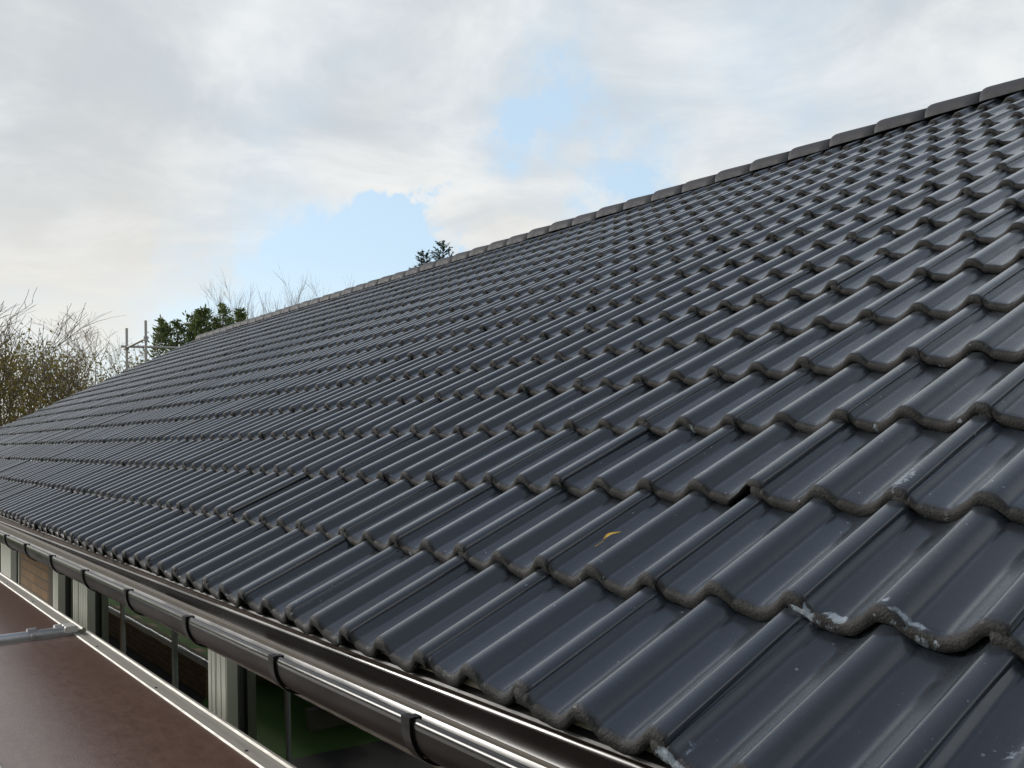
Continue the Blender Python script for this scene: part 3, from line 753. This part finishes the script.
def bare_tree(loc, height, label, bark, leaf=None, seed=0, stems=1, spread=.55, levels=3, per=0, size=.05, lean=.25, base_r=.09, name='bare_tree', cat='tree', group=None, jitter=.12, kids=(3, 5), tipf=1.0, fan=0.5, narrow=1.0):
    rr = random.Random(seed); t_ = thing(name, label, cat, loc, 0, group); tips = []
    mb = MB()
    for s_ in range(stems):
        a = rr.uniform(0, 2 * math.pi); dv = Vector((math.cos(a) * lean * rr.random(), math.sin(a) * lean * rr.random(), 1)).normalized()
        off = Vector((rr.uniform(-fan, fan), rr.uniform(-fan, fan), 0)) if stems > 1 else Vector()
        grow(mb, off, dv, height * (0.62 if levels > 2 else .75) * rr.uniform(.8, 1.05), base_r * rr.uniform(.6, 1.0), levels, rr, tips, spread, kids=kids)
    # scale to the intended height
    z9 = float(np.percentile([v[2] for v in mb.v], 93)); squash = lambda z: z if z < z9 else z9 + (z - z9) * .45
    mb.v = [(x, y, squash(z)) for x, y, z in mb.v]; tips = [(Vector((p.x, p.y, squash(p.z))), d_, l) for p, d_, l in tips]
    k = height / max(v[2] for v in mb.v)
    kx = k * narrow; mb.v = [(x * kx, y * kx, z * k) for x, y, z in mb.v]; tips = [(Vector((p.x * kx, p.y * kx, p.z * k)), d_, l) for p, d_, l in tips]
    mb.build('trunk', bark, t_)
    if leaf:
        lb = MB(); rr.shuffle(tips); sub = [q for q in tips if q[0].z < height * tipf]
        leaf_quads(lb, sub, per, size, rr, jitter); lb.build('crown', leaf, t_)
    return t_
H0 = Z0
bare_tree((-22.9, 2.2, 0), 6.5, 'many stemmed bush at the left edge, bare twigs above and olive leaves below', M['bark'], M['leafg'], 3, 9,     .5, 3, 6, .036, .45, .06, 'hazel_bush', 'bush', 'bushes and trees beyond the gable', .22, (4, 6), .78)
bare_tree((-23.8, 3.3, 0), 5.7, 'thinly leaved bush with long bare twigs right of the olive bush', M['bark'], M['leafy'], 8, 8, .45, 3, 5, .034, .4, .05, 'hazel_bush', 'bush', 'bushes and trees beyond the gable', .22, (4, 5), .70)
bare_tree((-22.6, 3.75, 0), 4.4, 'low bush with yellow brown autumn leaves against the roof edge', M['bark'], M['leafy'], 12, 8, .5, 3, 6, .036, .5, .04, 'autumn_bush', 'bush', 'bushes and trees beyond the gable', .18, (3, 5), 1.0)
bare_tree((-27.5, 4.3, 0), 6.3, 'tan twiggy tree with a few brown leaves behind the autumn bush', M['barkl'], M['leafy'], 21, 3, .6, 4, 1, .035, .4, .07, 'bare_tree', 'tree', 'bushes and trees beyond the gable', .1, (3, 5), .9)
bare_tree((-31.3, 6.1, 0), 7.3, 'leafless pale grey tree with a rounded twiggy crown behind the scaffold poles', M['barkl'], None, 33, 2, .75, 4, 0, .03, .2, .10, 'bare_tree', 'tree', 'bushes and trees beyond the gable', .1, (4, 5), narrow=.95)
bare_tree((-31.9, 11.2, 0), 9.1, 'thin leafless tree with upright twigs rising over the ridge, left of the pair', M['bark'], None, 41, 6, .30, 3, 0, .03, .2, .07, 'bare_tree', 'tree', 'bare trees behind the ridge', .1, (5, 7), 1, 1.1, .48)
bare_tree((-32.3, 12.8, 0), 9.3, 'thin leafless tree with upright twigs rising over the ridge, right of the pair', M['bark'], None, 52, 6, .32, 3, 0, .03, .2, .07, 'bare_tree', 'tree', 'bare trees behind the ridge', .1, (5, 7), 1, 1.1, .48)

def conifer(loc, height, rad, label, mat, seed, n=4600, size=.075, leaders=5, name='conifer_tree', group=None):
    rr = random.Random(seed); t_ = thing(name, label, 'tree', loc, 0, group)
    mb = MB().tube([(0, 0, 0), (0.05, 0, height * .5), (0, 0.03, height * .93)], [.16, .09, .015], 8, cap=False)
    lb = MB()
    cl = [(Vector((rr.uniform(-rad, rad) * .55, rr.uniform(-rad, rad) * .55, 0)), rr.uniform(.78, .97)) for _ in range(leaders)] + [(Vector((0, 0, 0)), 1.0)]
    for c_, hf in cl:
        hh = height * (0.72 + 0.28 * hf)
        for b in range(int(n / len(cl) / 14)):
            z = hh * (1 - rr.random() ** 1.5 * .75); rr_ = rad * .55 * min(1, ((hh - z) / (height * .30)) ** .8 + .05)
            a = rr.uniform(0, 2 * math.pi); out = Vector((math.cos(a), math.sin(a), rr.uniform(.15, .8)))
            st = c_ + Vector((0, 0, z - .15)); L_ = rr_ * rr.uniform(.6, 1.25); en = st + out * L_
            mb.tube([st, en], [.012, .004], 3, cap=False)
            for i in range(14):
                q = st.lerp(en, rr.uniform(.35, 1.08)) + Vector((rr.gauss(0, .05), rr.gauss(0, .05), rr.gauss(0, .05)))
                u = (out + Vector((rr.gauss(0, .6), rr.gauss(0, .6), rr.gauss(.3, .5)))).normalized(); w_ = u.orthogonal().normalized() 
                w_ = (Matrix.Rotation(rr.uniform(0, 6.28), 3, u) @ w_); s_ = size * rr.uniform(.5, 1.3)
                lb.add([q - u * s_, q + w_ * s_ * .35, q + u * s_, q - w_ * s_ * .35], [(0, 1, 2, 3)])
    mb.build('trunk', M['barkd'], t_); lb.build('crown', mat, t_)
conifer((-27.9, 7.35, 0), 6.75, 1.5, 'dark green evergreen standing right behind the scaffold rail', M['conif'], 5, 6200, group='evergreens behind the ridge')
conifer((-28.7, 8.3, 0), 7.1, 1.9, 'dark green evergreen with a pointed top, middle of the evergreen clump', M['conif'], 6, group='evergreens behind the ridge')
conifer((-27.6, 8.65, 0), 7.25, 1.5, 'tallest evergreen of the clump, where the ridge meets the far gable', M['conif'], 9, group='evergreens behind the ridge')
conifer((-29.5, 9.9, 0), 7.45, 1.6, 'small evergreen at the right end of the clump, below the thin leafless twigs', M['conif'], 11, 1500, .08, 2, group='evergreens behind the ridge')

def spruce(loc, height, rad, label, seed):
    rr = random.Random(seed); t_ = thing('spruce_tree', label, 'tree', loc, 0, 'spruce tips above the ridge')
    mb = MB(); mb.tube([(0, 0, 0), (0, 0, height)], [.22, .012], 8, cap=False); lb = MB()
    tops = [(Vector((0, 0, 0)), height)]
    z = height - .25
    while z > height * .25:
        L_ = rad * min(1.0, (height - z) / (height * .30)) + .10
        for b in range(7):
            a = rr.uniform(0, 6.28); out = Vector((math.cos(a), math.sin(a), .55)); st = Vector((0, 0, z + rr.uniform(-.1, .1)))
            ll = L_ * rr.uniform(.7, 1.15); mid = st + out * ll * .6; en = mid + Vector((out.x * ll * .4, out.y * ll * .4, .30 * ll + .05))
            mb.tube([st, mid, en], [.015, .008, .004], 3, cap=False)
            for i in range(24 if z > height * .6 else 7):
                f_ = rr.uniform(.1, 1.05); q = st.lerp(mid, f_ / .6) if f_ < .6 else mid.lerp(en, (f_ - .6) / .4)
                u = (out + Vector((rr.gauss(0, .8), rr.gauss(0, .8), rr.gauss(0, .4)))).normalized(); w_ = Matrix.Rotation(rr.uniform(0, 6.28), 3, u) @ u.orthogonal().normalized(); s_ = .075 * rr.uniform(.6, 1.2)
                q = q + u * s_
                lb.add([q - u * s_, q + w_ * s_ * .3, q + u * s_, q - w_ * s_ * .3], [(0, 1, 2, 3)])
        z -= .27
    mb.build('trunk', M['barkd'], t_); lb.build('crown', M['spruce'], t_)
spruce((-33.0, 20.15, 0), 11.2, 1.9, 'blue green spruce top poking above the middle of the ridge, taller of two', 2)
spruce((-33.2, 19.3, 0), 10.7, 1.2, 'blue green spruce top close left of the taller spruce', 4)
